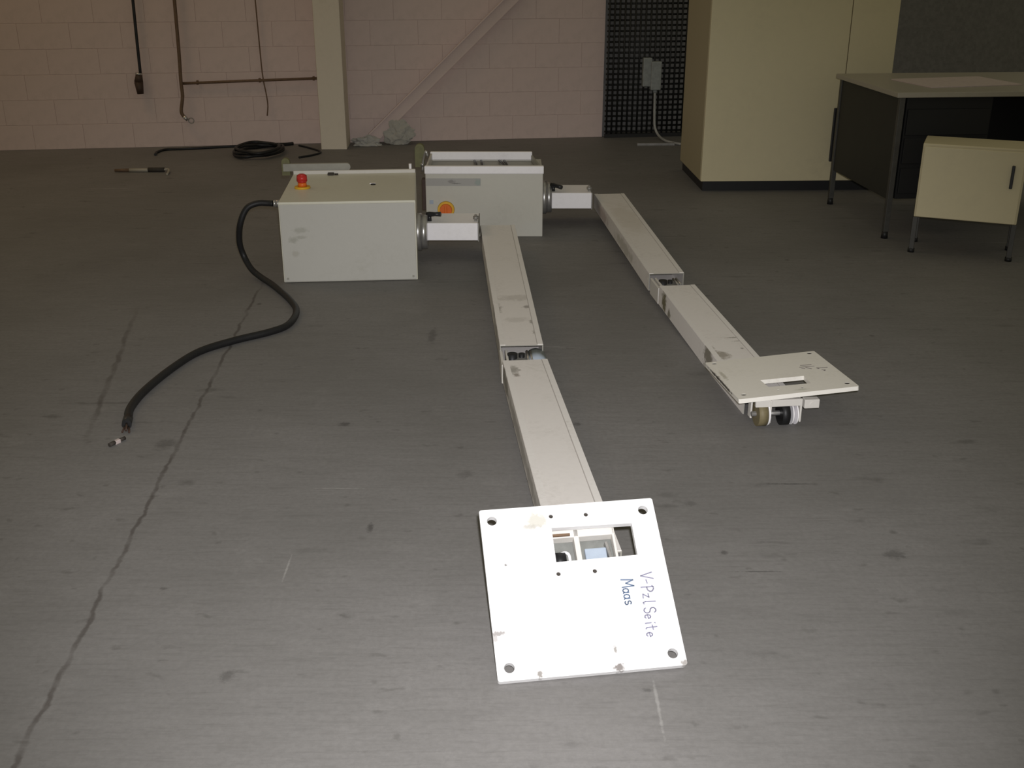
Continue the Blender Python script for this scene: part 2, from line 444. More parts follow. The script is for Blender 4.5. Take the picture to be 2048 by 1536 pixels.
def wheel_fork(root, c, rz, zt):
    """wheel carrier under a plate: white fork plates, tan roller, black wheel, silver discs"""
    m = pose(c[0], c[1], 0, rz)
    b = new()
    for x, yy, dy in ((-0.088, 0.035, 0.03), (-0.035, 0.02, 0.10), (0.075, 0.02, 0.10)): box(b, (x, yy, zt / 2 + .008), (0.007, dy, zt - 0.02), bevel=0.002)
    box(b, (-0.005, -0.02, zt - 0.014), (0.17, 0.014, 0.026), bevel=0.002)
    box(b, (-0.005, 0.075, zt - 0.010), (0.17, 0.014, 0.018), bevel=0.002)
    k = obj('wheel_fork', b, M['white'], root, m)
    r = 0.044
    b = new(); cyl(b, (-0.078, 0, r), (-0.045, 0, r), r, seg=24); obj('roller', tag_smooth(b), M['tan'], k, m)
    for xa, xb, rr in ((-0.043, -0.037, r), (0.046, 0.050, r - .003), (0.062, 0.066, r - .003)):
        b = new(); cyl(b, (xa, 0, rr + .001), (xb, 0, rr + .001), rr, seg=24); obj('wheel_disc', b, M['bright'], k, m)
    b = new(); cyl(b, (0.008, 0, r - .002), (0.036, 0, r - .002), r - .002, seg=24); obj('wheel', b, M['black'], k, m)
    b = new(); cyl(b, (-0.095, 0, r), (0.085, 0, r), 0.009, seg=10); obj('axle', b, M['steel'], k, m)
    b = new(); box(b, (0.115, -0.012, zt - 0.022), (0.055, 0.03, 0.034), bevel=0.003); cyl(b, (0.115, -0.03, zt - .022), (0.115, -0.02, zt - .022), 0.008, seg=8)
    obj('corner_block', b, M['white'], k, m)
    return k
def tag_smooth(b): return b

def strokes(bm, lines, wd, z=0.0006):
    for ln in lines:
        P = [Vector((x, y, z)) for x, y in ln]
        for i in range(len(P) - 1):
            d = P[i + 1] - P[i]
            if d.length < 1e-6: continue
            n = Vector((-d.y, d.x, 0)).normalized() * wd / 2; e = d.normalized() * wd * 0.3
            q = [P[i] + n - e, P[i] - n - e, P[i + 1] - n + e, P[i + 1] + n + e]
            lo = [bm.verts.new(v - Vector((0, 0, z * .9))) for v in q]; hi = [bm.verts.new(v) for v in q]
            bm.faces.new(hi[::-1] if False else hi)
            for a in range(4): bm.faces.new((lo[a], lo[(a + 1) % 4], hi[(a + 1) % 4], hi[a]))
    bmesh.ops.recalc_face_normals(bm, faces=bm.faces[:]); return bm

def arc(cx, cy, rx, ry, a0, a1, n=8): return [(cx + rx * math.cos(R(a0 + (a1 - a0) * i / n)), cy + ry * math.sin(R(a0 + (a1 - a0) * i / n))) for i in range(n + 1)]
GL = {   # hand drawn marker letters, unit cell
    'V': [[(0, 1), (.32, 0), (.7, 1.05)]], '-': [[(.05, .45), (.45, .5)]],
    'P': [[(.1, -.05), (.12, 1)], [(.0, .9)] + arc(.22, .72, .4, .28, 100, -100) + [(.12, .45)]],
    'z': [[(.1, .5), (.5, .52), (.12, .05), (.55, .02)]], 'l': [[(.25, 1.05), (.2, .2), (.3, 0), (.45, .05)]],
    'd': [arc(.22, .22, .2, .22, 20, 340), [(.5, 1.05), (.43, .1), (.52, 0)]],
    'S': [arc(.35, .76, .26, .24, 20, 250) + arc(.34, .25, .28, .26, 80, -160)],
    'e': [[(.08, .26), (.45, .3)] + arc(.27, .26, .2, .25, 15, 320)], 'i': [[(.2, .5), (.22, .0)], [(.22, .78), (.25, .84)]],
    't': [[(.25, .95), (.27, .1), (.4, 0)], [(.05, .58), (.52, .6)]],
    'M': [[(.0, 0), (.1, 1), (.4, .35), (.72, 1), (.8, 0)]], 'a': [arc(.24, .24, .2, .24, 30, 330), [(.45, .48), (.44, .05), (.54, 0)]],
    's': [arc(.28, .38, .17, .13, 30, 250) + arc(.28, .13, .18, .13, 80, -150)], ' ': [],
}
def write(bm, text, x0, y0, adv, hgt, wd, slant=0.0):
    """text running towards -y with its letter tops towards +x (plate frame)"""
    p = 0.0
    for ch in text:
        for ln in GL[ch]:
            strokes(bm, [[(x0 + v * hgt - slant * p, y0 - p - u * hgt * 0.85) for u, v in ln]], wd)
        p += adv * (1.5 if ch in 'M' else 0.55 if ch in 'il ' else 1)
    return bm

def add_bolts(root, m, pts, r=0.005, mat='steel', name='screw', axis=(0, -0.004, 0)):
    for p in pts:
        b = new(); cyl(b, p, Vector(p) + Vector(axis), r, seg=10); obj(name, b, M[mat], root, m)

BW, BD, BH = 0.676, 0.74, 0.41
# ---------------- left half
A = thing('test_bench', 'closed cream box with red emergency stop, jointed white arm and scribbled near plate',
          'test bench', pose(-0.5, 5.0, 0), 'test bench halves')
b1 = pose(-1.154, 5.358, 0, math.atan2(0.053, 0.674))     # front left bottom corner
spots = [((0.10, 0, 0.27), (0.05, 0.2, 0.018), (0.25, .25, .2, 1), .4), ((0.10, 0, 0.235), (0.03, 0.2, 0.012), (0.25, .25, .2, 1), .4), ((0.06, 0, 0.22), (0.03, .2, .02), (0.2, .2, .15, 1), .4),
         ((0.07, 0, 0.15), (0.02, .2, .02), (0.3, .28, .22, 1), .35)]
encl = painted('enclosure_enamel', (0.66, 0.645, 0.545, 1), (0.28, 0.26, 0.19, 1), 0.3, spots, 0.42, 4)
coverm = painted('dimmed_cover_enamel', (0.485, 0.475, 0.435, 1), (0.28, 0.26, 0.19, 1), 0.3, spots, 0.42, 4)  # box enamel made darker to tone down the lit front
bm = new(); box(bm, (BW / 2, BD / 2 + .004, BH / 2), (BW, BD - .008, BH), bevel=0.004)
cb = obj('control_box', bm, encl, A, b1)
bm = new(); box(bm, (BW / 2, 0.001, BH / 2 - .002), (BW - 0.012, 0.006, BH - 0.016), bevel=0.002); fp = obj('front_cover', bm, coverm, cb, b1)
add_bolts(cb, b1, [(x, -0.001, z) for x in (0.022, BW - 0.022) for z in (0.022,)], 0.006, 'grey')
bm = new(); box(bm, (BW / 2, BD - 0.012, BH + 0.007), (BW - .004, 0.02, 0.022), bevel=0.003); obj('rear_lip', bm, M['white'], cb, b1)
# emergency stop
em = b1 @ Matrix.Translation((0.088, 0.345, BH))
bm = new(); cyl(bm, (0, 0, 0), (0, 0, 0.010), 0.042, 0.040, 24); es = obj('emergency_stop', bm, M['yellow'], A, em)
bm = new(); cyl(bm, (0, 0, 0.010), (0, 0, 0.030), 0.024, 0.022, 20); obj('button_collar', bm, M['orange'], es, em)
bm = new(); cyl(bm, (0, 0, 0.030), (0, 0, 0.040), 0.022, 0.028, 20); cyl(bm, (0, 0, 0.040), (0, 0, 0.066), 0.028, 0.026, 20); cyl(bm, (0, 0, 0.066), (0, 0, 0.074), 0.026, 0.014, 20)
obj('button_cap', bm, M['red'], es, em)
bm = new(); cyl(bm, (0.452, 0.405, BH), (0.452, 0.405, BH + 0.004), 0.013, seg=16); box(bm, (0.448, 0.43, BH + .002), (0.03, 0.012, 0.004), mat=1)
obj('key_lock', bm, [M['black'], M['bright']], cb, b1)
bm = new(); box(bm, (0.21, BD - .055, BH + 0.006), (0.035, 0.03, 0.012), bevel=0.003); cyl(bm, (0.23, BD - .06, BH + .004), (0.25, BD - .06, BH + .004), 0.006, seg=8)
obj('latch', bm, M['dirt'], cb, b1)
# rear handle bar and olive bracket
hb = b1
def capsule(x0, x1, z0, z1, n=10):
    r = (z1 - z0) / 2; zc = (z0 + z1) / 2
    return [(x0, z0), (x1 - r, z0)] + [(x1 - r + r * math.cos(a), zc + r * math.sin(a)) for a in [(-math.pi / 2 + math.pi * i / n) for i in range(1, n)]] + [(x1 - r, z1), (x0, z1)]
bm = new(); prism(bm, capsule(-0.055, 0.315, BH + .012, BH + .052), 0.022, 'Y', BD + 0.005); box(bm, (0.03, BD + .012, BH - 0.02), (0.04, 0.012, 0.08))
obj('handle_bar', bm, M['grey'], cb, b1)
bm = new(); prism(bm, capsule(0, 0.095, 0.0, 0.045), 0.03, 'Y', 0)
obj('rear_bracket', bm, M['olive'], cb, b1 @ Matrix.Translation((-0.020, BD + .028, BH - 0.015)) @ Matrix.Rotation(R(-90), 4, 'Y'))
bm = new(); cyl(bm, (BW - 0.03, BD + .004, BH), (BW - 0.03, BD + .004, BH + .045), 0.008, seg=8); obj('peg', bm, M['bright'], cb, b1)
# cable gland on the left wall
bm = new(); cyl(bm, (0.0, 0.10, 0.385), (-0.022, 0.10, 0.385), 0.020, seg=6); cyl(bm, (-0.022, 0.10, 0.385), (-0.034, 0.10, 0.385), 0.019, 0.017, 14)
obj('cable_gland', bm, M['steel'], cb, b1)

def drive_side(root, x0, yc, zc, x1, y0, y1, tubez, lever_first):
    """bearing flange, square cross tube, clamp lever and bolt on the right side of a box"""
    b = new(); cyl(b, (x0, yc, zc), (x0 + 0.030, yc, zc), 0.100, seg=32); cyl(b, (x0 + .028, yc, zc), (x0 + .062, yc, zc), 0.092, 0.090, 32)
    fl = obj('bearing_flange', b, M['steel'], root, Matrix())
    b = new(); box(b, ((x0 + .06 + x1) / 2, (y0 + y1) / 2, tubez - 0.0475), (x1 - x0 - .06, y1 - y0, 0.095), bevel=0.003)
    t = obj('cross_tube', b, M['bright'], root, Matrix())
    b = new(); cyl(b, (x1 - 0.012, y0 + .05, tubez - .105), (x1 - .012, y0 + .05, tubez + 0.035), 0.008, seg=10); cyl(b, (x1 - .012, y0 + .05, tubez + .012), (x1 - .012, y0 + .05, tubez + .026), 0.017, seg=6)
    box(b, (x1 + .002, (y0 + y1) / 2, tubez - .05), (0.006, y1 - y0 + .004, 0.10), bevel=0.001)
    obj('clamp_bolt', b, M['dullsteel'], t, Matrix())
    b = new(); cyl(b, (x0 + .070, y0 + .055, tubez), (x0 + .070, y0 + .055, tubez + .032), 0.012, 0.010, 12)
    a, c = Vector((x0 + .070, y0 + .055, tubez + .036)), Vector((x0 + .070, y0 + .055, tubez + .036)) + Vector(lever_first)
    tube(b, [a - (c - a) * .25, a, (a + c) / 2, c], [0.012, 0.014, 0.011, 0.013], 10)
    obj('clamp_lever', b, M['blackplastic'], root, Matrix())
    return t
drive_side(A, -0.515, 5.80, 0.155, -0.183, 5.785, 6.02, 0.205, (0.062, -0.015, 0.004))

# arm and plate, left
dm = DIRT
add_arm(A, (-0.080, 6.0, 0.142), (0.038, 4.10, 0.120), 0.192, 0.172, 0.085,
        [((0.06, -1.43, 0), (0.03, 0.022, .05), (.22, .2, .18, 1), .7), ((0.07, -1.62, 0), (0.022, 0.04, .05), dm, .6), ((0.075, -1.75, 0), (0.02, 0.05, .05), dm, .65),
         ((-0.08, -1.45, 0), (0.03, 0.09, .05), dm, .5), ((0.02, -1.30, 0), (0.12, 0.05, .05), (.4, .37, .33, 1), .4), ((0.0, -1.6, 0), (0.06, 0.04, .05), (.4, .37, .33, 1), .3),
         ((-0.09, -1.7, -.05), (0.03, .3, .06), dm, .5)], 'a')
add_arm(A, (0.050, 3.955, 0.112), (0.199, 2.515, 0.112), 0.174, 0.182, 0.085,
        [((-0.062, -0.10, 0), (0.035, 0.05, .05), dm, .55), ((-0.05, -0.155, 0), (0.016, 0.018, .05), (.18, .15, .12, 1), .7), ((-0.087, -0.12, -.04), (0.02, 0.14, .05), dm, .7),
         ((-0.087, -0.6, -.05), (0.01, .8, .035), (.25, .23, .2, 1), .6)], 'b')
kh, km = hinge(A, (0.040, 4.03), R(3.5), 0.172, 0.02, 0.112)
bm = new(); cyl(bm, (0.058, 0.075, 0.062), (0.058, -0.07, 0.062), 0.043, seg=20); obj('hinge_cover', bm, M['blue'], kh, km)

def plate_matrix(x, y, z, yaw, p, r):
    m = Matrix.Rotation(yaw, 4, 'Z') @ Matrix.Rotation(p, 4, 'X') @ Matrix.Rotation(r, 4, 'Y'); m.translation = (x, y, z); return m
def rounded(wd, ln, r=0.006, n=3, nick=()):
    o = []
    for cx, cy, a in ((wd / 2 - r, ln / 2 - r, 0), (-wd / 2 + r, ln / 2 - r, 90), (-wd / 2 + r, -ln / 2 + r, 180), (wd / 2 - r, -ln / 2 + r, 270)):
        o += [(cx + r * math.cos(R(a + 90 * i / n)), cy + r * math.sin(R(a + 90 * i / n))) for i in range(n + 1)]
    return o
pm = plate_matrix(0.1648, 2.3148, 0.1414, 0.1383, 0.5739, -0.01284)
psp = [((-0.212, -0.108, 0), (0.022, 0.008, .03), (.22, .2, .19, 1), .8), ((-0.222, -0.118, 0), (0.010, 0.014, .03), (.3, .28, .27, 1), .7), ((-0.126, -0.216, 0), (0.008, 0.012, .03), (.18, .16, .14, 1), .85),
       ((0.063, -0.216, 0), (0.016, 0.012, .03), (.16, .14, .13, 1), .9), ((0.060, -0.172, 0), (0.005, 0.012, .03), (.2, .18, .16, 1), .8), ((0.220, -0.219, 0), (0.012, 0.010, .03), (.2, .18, .16, 1), .8),
       ((-0.082, 0.182, 0), (0.035, 0.028, .03), (.42, .40, .30, 1), .55), ((-0.10, 0.168, 0), (0.03, 0.008, .03), (.4, .38, .34, 1), .5), ((-0.174, 0.068, 0), (0.004, 0.004, .03), (.1, .09, .08, 1), .8),
       ((0.03, -0.09, 0), (0.02, 0.01, .03), (.5, .48, .46, 1), .35), ((0.19, 0.05, 0), (0.03, 0.03, .03), (.55, .54, .54, 1), .3), ((0.055, -0.14, 0), (0.012, 0.02, .03), (.5, .48, .46, 1), .35)]
pmat = painted('plate_enamel', (0.74, 0.735, 0.74, 1), (0.5, 0.48, 0.42, 1), 0.2, psp, 0.45, 6, 0.03)
win = [(-0.047, 0.160), (0.159, 0.157), (0.158, 0.068), (-0.048, 0.065)][::-1]
holes = [win] + [ring2d(x, y, 0.0125) for x in (-0.195, 0.195) for y in (0.192, -0.194)] + [ring2d(x, y, 0.0055, 12) for x, y in ((-0.044, 0.193), (0.046, 0.191), (-0.047, 0.033), (0.044, 0.033))]
bm = holed_plate(new(), rounded(0.45, 0.45), holes, 0.016)
np_ = obj('mounting_plate', bm, pmat, A, pm)
for x, y in ((-0.044, 0.193), (0.046, 0.191), (-0.047, 0.033), (0.044, 0.033)):
    bm = new(); cyl(bm, (x, y, -0.014), (x, y, -0.0025), 0.0056, seg=12); obj('dark_hole_plug', bm, M['dirt'], np_, pm)  # dark plugs added so the small holes look shaded
bm = write(new(), 'Maas', 0.104, 0.004, 0.0155, 0.030, 0.0030); mk = obj('marker_writing', bm, M['ink1'], np_, pm); mk['label'] = 'blue marker writing on the plate'
bm = write(new(), 'V-Pzl Seite', 0.155, 0.018, 0.0178, 0.029, 0.0030, 0.09); mk = obj('marker_writing', bm, M['ink2'], np_, pm); mk['label'] = 'violet grey marker writing along the plate edge'
# bracket and wheels seen through the window
fm = pm @ Matrix.Translation((0, 0, -0.03))
bm = new()
box(bm, (0.017, 0.11, -0.012), (0.014, 0.13, 0.03), bevel=0.002); box(bm, (0.113, 0.11, -0.012), (0.007, 0.13, 0.03), bevel=0.002)
box(bm, (0.035, 0.155, -0.012), (0.165, 0.022, 0.03), bevel=0.002); box(bm, (0.035, 0.055, -0.012), (0.165, 0.010, 0.03), bevel=0.002); box(bm, (-0.052, 0.11, -0.012), (0.008, 0.13, 0.03), bevel=0.002)
pb = obj('pivot_bracket', bm, M['white'], A, fm)
bm = new(); box(bm, (-0.024, 0.150, 0.004), (0.05, 0.006, 0.010)); obj('worn_block', bm, M['wood'], pb, fm)
bm = new(); box(bm, (0.033, 0.105, -0.040), (0.165, 0.11, 0.006)); obj('inner_shade_panel', bm, M['inner'], pb, fm)  # grey panel added to darken the inside of the window
bm = new(); box(bm, (0.066, 0.092, -0.030), (0.056, 0.062, 0.012), bevel=.003); obj('inner_block', bm, M['blue'], pb, fm)
bm = new(); box(bm, (0.100, 0.098, -0.026), (0.008, 0.075, 0.02), Euler((0, 0, R(8))).to_matrix(), bevel=.002); obj('side_tab', bm, M['dullsteel'], pb, fm)
bm = new(); cyl(bm, (-0.045, 0.088, -0.024), (-0.016, 0.088, -0.024), 0.026, seg=18); obj('small_wheel', bm, M['black'], pb, fm)
bm = new(); tube(bm, catmull([(-0.026, 0.108, -.014), (-0.014, 0.108, -.010), (-0.006, 0.100, -.012), (-0.005, 0.075, -.02)], 5), 0.004, 8); obj('clip', bm, M['bright'], pb, fm)
wf = wheel_fork(A, (0.195, 2.40), R(7), 0.10)

# cable lying in from the gland (own thing)
hose = [(-1.1985, 5.455, .385), (-1.225, 5.458, .386), (-1.276, 5.456, .386), (-1.330, 5.445, .362), (-1.368, 5.440, .285), (-1.388, 5.470, .185), (-1.377, 5.489, .105), (-1.332, 5.439, .050), (-1.273, 5.380, .024),
        (-1.183, 5.254, .0165), (-1.06, 5.023, .0165), (-.997, 4.847, .0165), (-.998, 4.66, .0165), (-1.06, 4.558, .0165), (-1.188, 4.447, .0165), (-1.302, 4.31, .0165), (-1.361, 4.118, .0165),
        (-1.398, 3.879, .0165), (-1.398, 3.709, .0165), (-1.372, 3.60, .0165)]
hz = thing('power_cable', 'thick black cable curving from the left box across the floor', 'cable', pose(-1.2, 4.6, 0))
bm = tube(new(), catmull([Vector(p) for p in hose], 6), 0.0155, 12); obj('cable_sheath', bm, M['black'], hz, Matrix())
bm = tube(new(), [(-1.376, 3.615, .0175), (-1.370, 3.585, .0175), (-1.362, 3.555, .0175)], 0.0172, 14); obj('end_sleeve', bm, M['blackplastic'], hz, Matrix())
bm = new()
for i, (dx, dz) in enumerate(((-.007, .012), (.005, .010), (.0, .022))): tube(bm, [(-1.363 + dx, 3.558, dz), (-1.356 + dx * 1.5, 3.535, dz * .9), (-1.352 + dx * 2, 3.515, max(.005, dz * .6))], 0.004, 6)
obj('wire_end', bm, M['brown'], hz, Matrix())

# ---------------- right half
B = thing('test_bench', 'open topped white box behind, with jointed arm ending in raised slotted far plate',
          'test bench', pose(0.1, 6.2, 0), 'test bench halves')
b2 = pose(-0.498, 6.306, 0, 0.0)
B2D = 0.46; B2H = 0.368
enc2 = painted('enclosure_enamel', (0.53, 0.515, 0.455, 1), (0.28, 0.26, 0.19, 1), 0.3, [((0.66, 0, 0.05), (0.12, .2, .06), (.5, .5, .46, 1), .3)], 0.42, 4)
bm = new(); th = 0.012
box(bm, (BW / 2, th / 2, B2H / 2), (BW, th, B2H), bevel=0.003); box(bm, (BW / 2, B2D - th / 2, B2H / 2), (BW, th, B2H), bevel=0.003)
box(bm, (th / 2, B2D / 2, B2H / 2), (th, B2D - 2 * th, B2H), bevel=0.003); box(bm, (BW - th / 2, B2D / 2, B2H / 2), (th, B2D - 2 * th, B2H), bevel=0.003)
box(bm, (BW / 2, B2D / 2, 0.012), (BW - 2 * th, B2D - 2 * th, 0.02))
cb2 = obj('control_box', bm, enc2, B, b2)
bm = new(); box(bm, (BW / 2, 0.010, B2H + 0.022), (BW + .008, 0.034, 0.044), bevel=0.004); obj('front_rim', bm, M['bright'], cb2, b2)
bm = new(); box(bm, (BW / 2 - .028, B2D - 0.012, B2H + 0.024), (BW - .055, 0.03, 0.048), bevel=0.004); obj('rear_rim', bm, M['bright'], cb2, b2)
bm = new(); prism(bm, [(BW - .004, .028), (BW - .014, .028), (BW - .062, B2D - .028), (BW - .052, B2D - .028)], 0.032, 'Z', B2H - .004); obj('side_rim', bm, M['grey'], cb2, b2)
bm = new(); prism(bm, [(BW - .012, .03), (BW - .058, B2D - .03), (BW - .012, B2D - .01)], 0.006, 'Z', B2H - .006); obj('corner_deck', bm, enc2, cb2, b2)
bm = new(); prism(bm, [(0.03, B2H), (B2D - .03, B2H), (B2D - .03, B2H + .04), (0.03, B2H + .038)], 0.010, 'X', 0.002); obj('side_rim', bm, M['white'], cb2, b2)
bm = new(); box(bm, (BW / 2, B2D / 2, B2H - 0.012), (BW - 2 * th, B2D - 2 * th, 0.006)); obj('inner_tray', bm, M['grey'], cb2, b2)
bm = new()
for x, dx in ((0.27, .03), (0.31, .02), (0.42, .05), (0.45, .03)): tube(bm, catmull([(x, B2D - .05, B2H + .0), (x + dx * .4, B2D * .6, B2H + .012), (x + dx, B2D * .25, B2H + .0)], 4), 0.007, 8)
obj('tray_cable', bm, M['blackplastic'], cb2, b2)
bm = new(); box(bm, (0.160, -0.0015, 0.320), (0.315, 0.003, 0.042)); lb = obj('label_strip', bm, painted('label_grey', (0.37, 0.36, 0.34, 1), (.2, .2, .18, 1), .4, [((0.15, 0, .325), (.025, .1, .012), (.2, .19, .18, 1), .7), ((0.175, 0, .313), (.03, .1, .005), (.15, .15, .14, 1), .8), ((0.30, 0, .32), (.02, .1, .03), (.28, .33, .3, 1), .8)]), cb2, b2)
lb['label'] = 'grey strip label near the top of the box front'
sm = b2 @ Matrix.Translation((0.115, 0, 0.160))
bm = new(); cyl(bm, (0, 0, 0), (0, -0.012, 0), 0.050, 0.047, 28); ms = obj('main_switch', bm, M['yellow'], B, sm)
bm = new(); cyl(bm, (0, -0.012, 0), (0, -0.03, 0), 0.036, 0.034, 24); box(bm, (0, -0.036, 0.0), (0.016, 0.02, 0.062), bevel=0.003); obj('switch_knob', bm, M['orange'], ms, sm)
bm = new(); box(bm, (0.032, -0.002, 0.205), (0.022, 0.004, 0.022)); s_ = obj('blue_sticker', bm, M['blue'], cb2, b2)
bm = new(); prism(bm, capsule(0, 0.135, 0.0, 0.055), 0.04, 'Y', 0)
obj('rear_bracket', bm, M['olive'], cb2, b2 @ Matrix.Translation((-0.018, 0.20, B2H - 0.0)) @ Matrix.Rotation(R(-90), 4, 'Y'))
bm = new(); tube(bm, catmull([(-0.028, .17, B2H - .02), (-.022, .17, B2H + .05), (-.005, .16, B2H + .10), (0.004, .16, B2H + .07)], 5), 0.007, 8); cyl(bm, (-.028, .17, B2H + .01), (-.028, .17, B2H + .03), .011, seg=10)
obj('hose_hook', bm, M['steel'], cb2, b2)
bm = new(); box(bm, (-0.012, 0.06, 0.24), (0.024, 0.06, 0.18), bevel=.003); obj('side_cover', bm, M['brown'], cb2, b2)
drive_side(B, 0.179, 6.66, 0.155, 0.478, 6.55, 6.79, 0.205, (0.048, -0.045, -0.004))
add_arm(B, (0.603, 6.775, 0.152), (0.7475, 5.135, 0.115), 0.188, 0.172, 0.085,
        [((-0.09, -.3, -.05), (.03, .25, .05), (.3, .2, .17, 1), .5), ((-0.09, -1.0, -.05), (.03, .3, .04), (.2, .19, .11, 1), .4), ((0.0, -.6, 0), (.1, .4, .05), (.5, .44, .36, 1), .3)], 'a')
add_arm(B, (0.772, 4.945, 0.112), (0.935, 3.70, 0.070), 0.170, 0.184, 0.088,
        [((-0.09, -0.10, -.045), (.03, .05, .06), (.14, .125, .06, 1), .95), ((-0.09, -0.19, -.07), (.03, .03, .03), (.12, .11, .06, 1), .8), ((-0.087, -0.80, -.03), (.03, .07, .07), (.16, .14, .1, 1), .85), ((-0.05, -0.86, 0), (.035, .05, .05), (.22, .19, .14, 1), .7), ((0.06, -.68, 0), (.05, .008, .05), (.25, .23, .2, 1), .7),
         ((0.07, -.72, 0), (.04, .006, .05), (.25, .23, .2, 1), .6), ((0.05, -.80, 0), (.008, .008, .05), (.2, .18, .16, 1), .7)], 'b')
hinge(B, (0.760, 5.04), R(6), 0.170, 0.02, 0.112)
pm2 = plate_matrix(0.9854, 3.7890, 0.1195, 0.10463, -0.06314, -0.07199)
win2 = [(-0.084, -0.047), (0.077, -0.052), (0.073, -0.136), (-0.080, -0.128)][::-1]
psp2 = [((-0.217, 0.03, -.006), (.009, .17, .007), (.05, .04, .03, 1), .95), ((-0.217, -0.09, -.007), (.010, .07, .006), (.06, .05, .035, 1), .9), ((-0.195, 0.05, 0), (.01, .06, .006), (.3, .28, .2, 1), .5), ((0.02, -0.19, 0), (.03, .01, .03), (.5, .52, .42, 1), .5)]
pmat2 = painted('plate_enamel', (0.86, 0.83, 0.77, 1), (0.42, 0.38, 0.28, 1), 0.35, psp2, 0.45, 6)
holes2 = [win2] + [ring2d(x, y, 0.0095, 14) for x in (-0.187, 0.190) for y in (0.196, -0.178)] + [ring2d(x, y, 0.005, 10) for x, y in ((0.028, -0.172), (-0.06, -0.172))]
bm = holed_plate(new(), rounded(0.4346, 0.439), holes2, 0.016)
fp_ = obj('mounting_plate', bm, pmat2, B, pm2)
for x, y, rr in [(x, y, .0096) for x in (-0.187, 0.190) for y in (0.196, -0.178)] + [(0.028, -0.172, .005), (-0.06, -0.172, .005)]:
    bm = new(); cyl(bm, (x, y, -0.014), (x, y, -0.0012), rr, seg=12); obj('dark_hole_plug', bm, M['dullsteel' if x < 0 else 'dirt'], fp_, pm2)  # dark discs added to hide the lit hole walls
bm = strokes(new(), [[(.108, .066), (.146, .060)], [(.098, .046), (.150, .040)], [(.118, .036), (.130, .014)], [(.152, .018), (.190, .012)], [(.154, .018), (.156, .006)], [(.163, -.008), (.172, -.014), (.166, -.022)], [(.10, .03), (.108, .024)]], 0.006)
mk = obj('marker_writing', bm, M['ink3'], fp_, pm2); mk['label'] = 'faded marker scrawl beside the slot'
wheel_fork(B, (0.945, 3.600), R(6), 0.106)

# ------------------------------------------------------------------ cabinet, desk, cart on the right
cM = pose(1.300, 7.56, 0, R(2.0))
cab = thing('storage_cabinet', 'tall cream metal cabinet on a black plinth beside the wire grille', 'cabinet', cM)
CW, CD, CH, PZ = 1.24, 0.80, 1.95, 0.07
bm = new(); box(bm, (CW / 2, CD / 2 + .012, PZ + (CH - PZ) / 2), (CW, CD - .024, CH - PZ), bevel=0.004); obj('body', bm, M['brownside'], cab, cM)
bm = new(); box(bm, (CW / 2 + .005, CD / 2 + .01, PZ / 2), (CW - 0.03, CD - 0.03, PZ)); obj('plinth', bm, M['black'], cab, cM)
for i, (x0, x1) in enumerate(((0.0, 0.925), (0.93, CW))):
    bm = new(); box(bm, ((x0 + x1) / 2, 0.0, (PZ + CH) / 2), (x1 - x0, 0.022, CH - PZ - .004), bevel=0.003); dr = obj('door', bm, M['cream'], cab, cM)
    if i == 0:
        bm = new(); box(bm, (0.890, -0.019, 0.385), (0.036, 0.018, 0.36), bevel=0.005); obj('handle', bm, M['blackplastic'], dr, cM)

dM = pose(2.135, 7.22, 0, 0)
desk = thing('work_desk', 'dark steel desk with pale worktop and black side panel in front of the cream cabinet', 'desk', dM)
P0, P1 = Vector((2.096, 7.17, 0)), Vector((2.17, 6.27, 0)); sd = (P1 - P0).normalized(); dyaw = math.atan2(sd.x, -sd.y)
kM = pose(2.17, 6.27, 0, dyaw)     # front left leg; local +y to the back
DL, DW, DH = 0.905, 1.55, 0.828
ztop = DH
bm = new(); box(bm, (DW / 2 - 0.025, DL / 2 + .01, ztop - 0.014), (DW + 0.02, DL + 0.06, 0.028), bevel=0.003); obj('worktop', bm, M['desktop'], desk, kM)
for x in (0.0, DW - .05):
    for y in (0.0, DL):
        bm = new(); box(bm, (x, y, (ztop - .028 + .04) / 2), (0.030, 0.030, ztop - .028 - .04), bevel=0.002); lg = obj('leg', bm, M['deskleg'], desk, kM)
        bm = new(); cyl(bm, (x, y, 0), (x, y, 0.042), 0.020, 0.017, 12); obj('foot', bm, M['black'], lg, kM)
bm = new(); box(bm, (0, DL / 2, (0.225 + ztop - .03) / 2), (0.016, DL - .03, ztop - .03 - 0.225), bevel=0.002); obj('side_panel', bm, M['deskpanel'], desk, kM)
bm = new(); box(bm, (DW - .05, DL / 2, (0.225 + ztop - .03) / 2), (0.016, DL - .03, ztop - .03 - 0.225), bevel=0.002); obj('side_panel', bm, M['deskpanel'], desk, kM)
bm = new(); box(bm, (0.29, 0.30, (0.225 + ztop - .03) / 2), (0.50, 0.56, ztop - .03 - 0.225), bevel=0.003); dp = obj('drawer_pedestal', bm, M['deskdark'], desk, kM)  # dark drawer unit added to keep the space under the worktop black
for z in (0.33, 0.50, 0.66):
    bm = new(); box(bm, (0.29, 0.016, z), (0.48, 0.012, 0.145), bevel=0.003); obj('drawer', bm, M['deskdark'], dp, kM)
bm = new(); box(bm, (0.76 + 0.29, DL - .02, 0.50), (0.92, 0.014, 0.45), bevel=0.002); obj('back_panel', bm, M['deskdark'], desk, kM)
bm = new()
box(bm, (0, 0, 0.003), (0.60, 0.42, 0.006), bevel=0.001)
tag(obj('paper_stack', bm, M['paper'], None, kM @ Matrix.Translation((0.50, 0.42, ztop)) @ Matrix.Rotation(R(9), 4, 'Z')), 'pinkish sheet of paper lying flat on the desk worktop', 'paper')

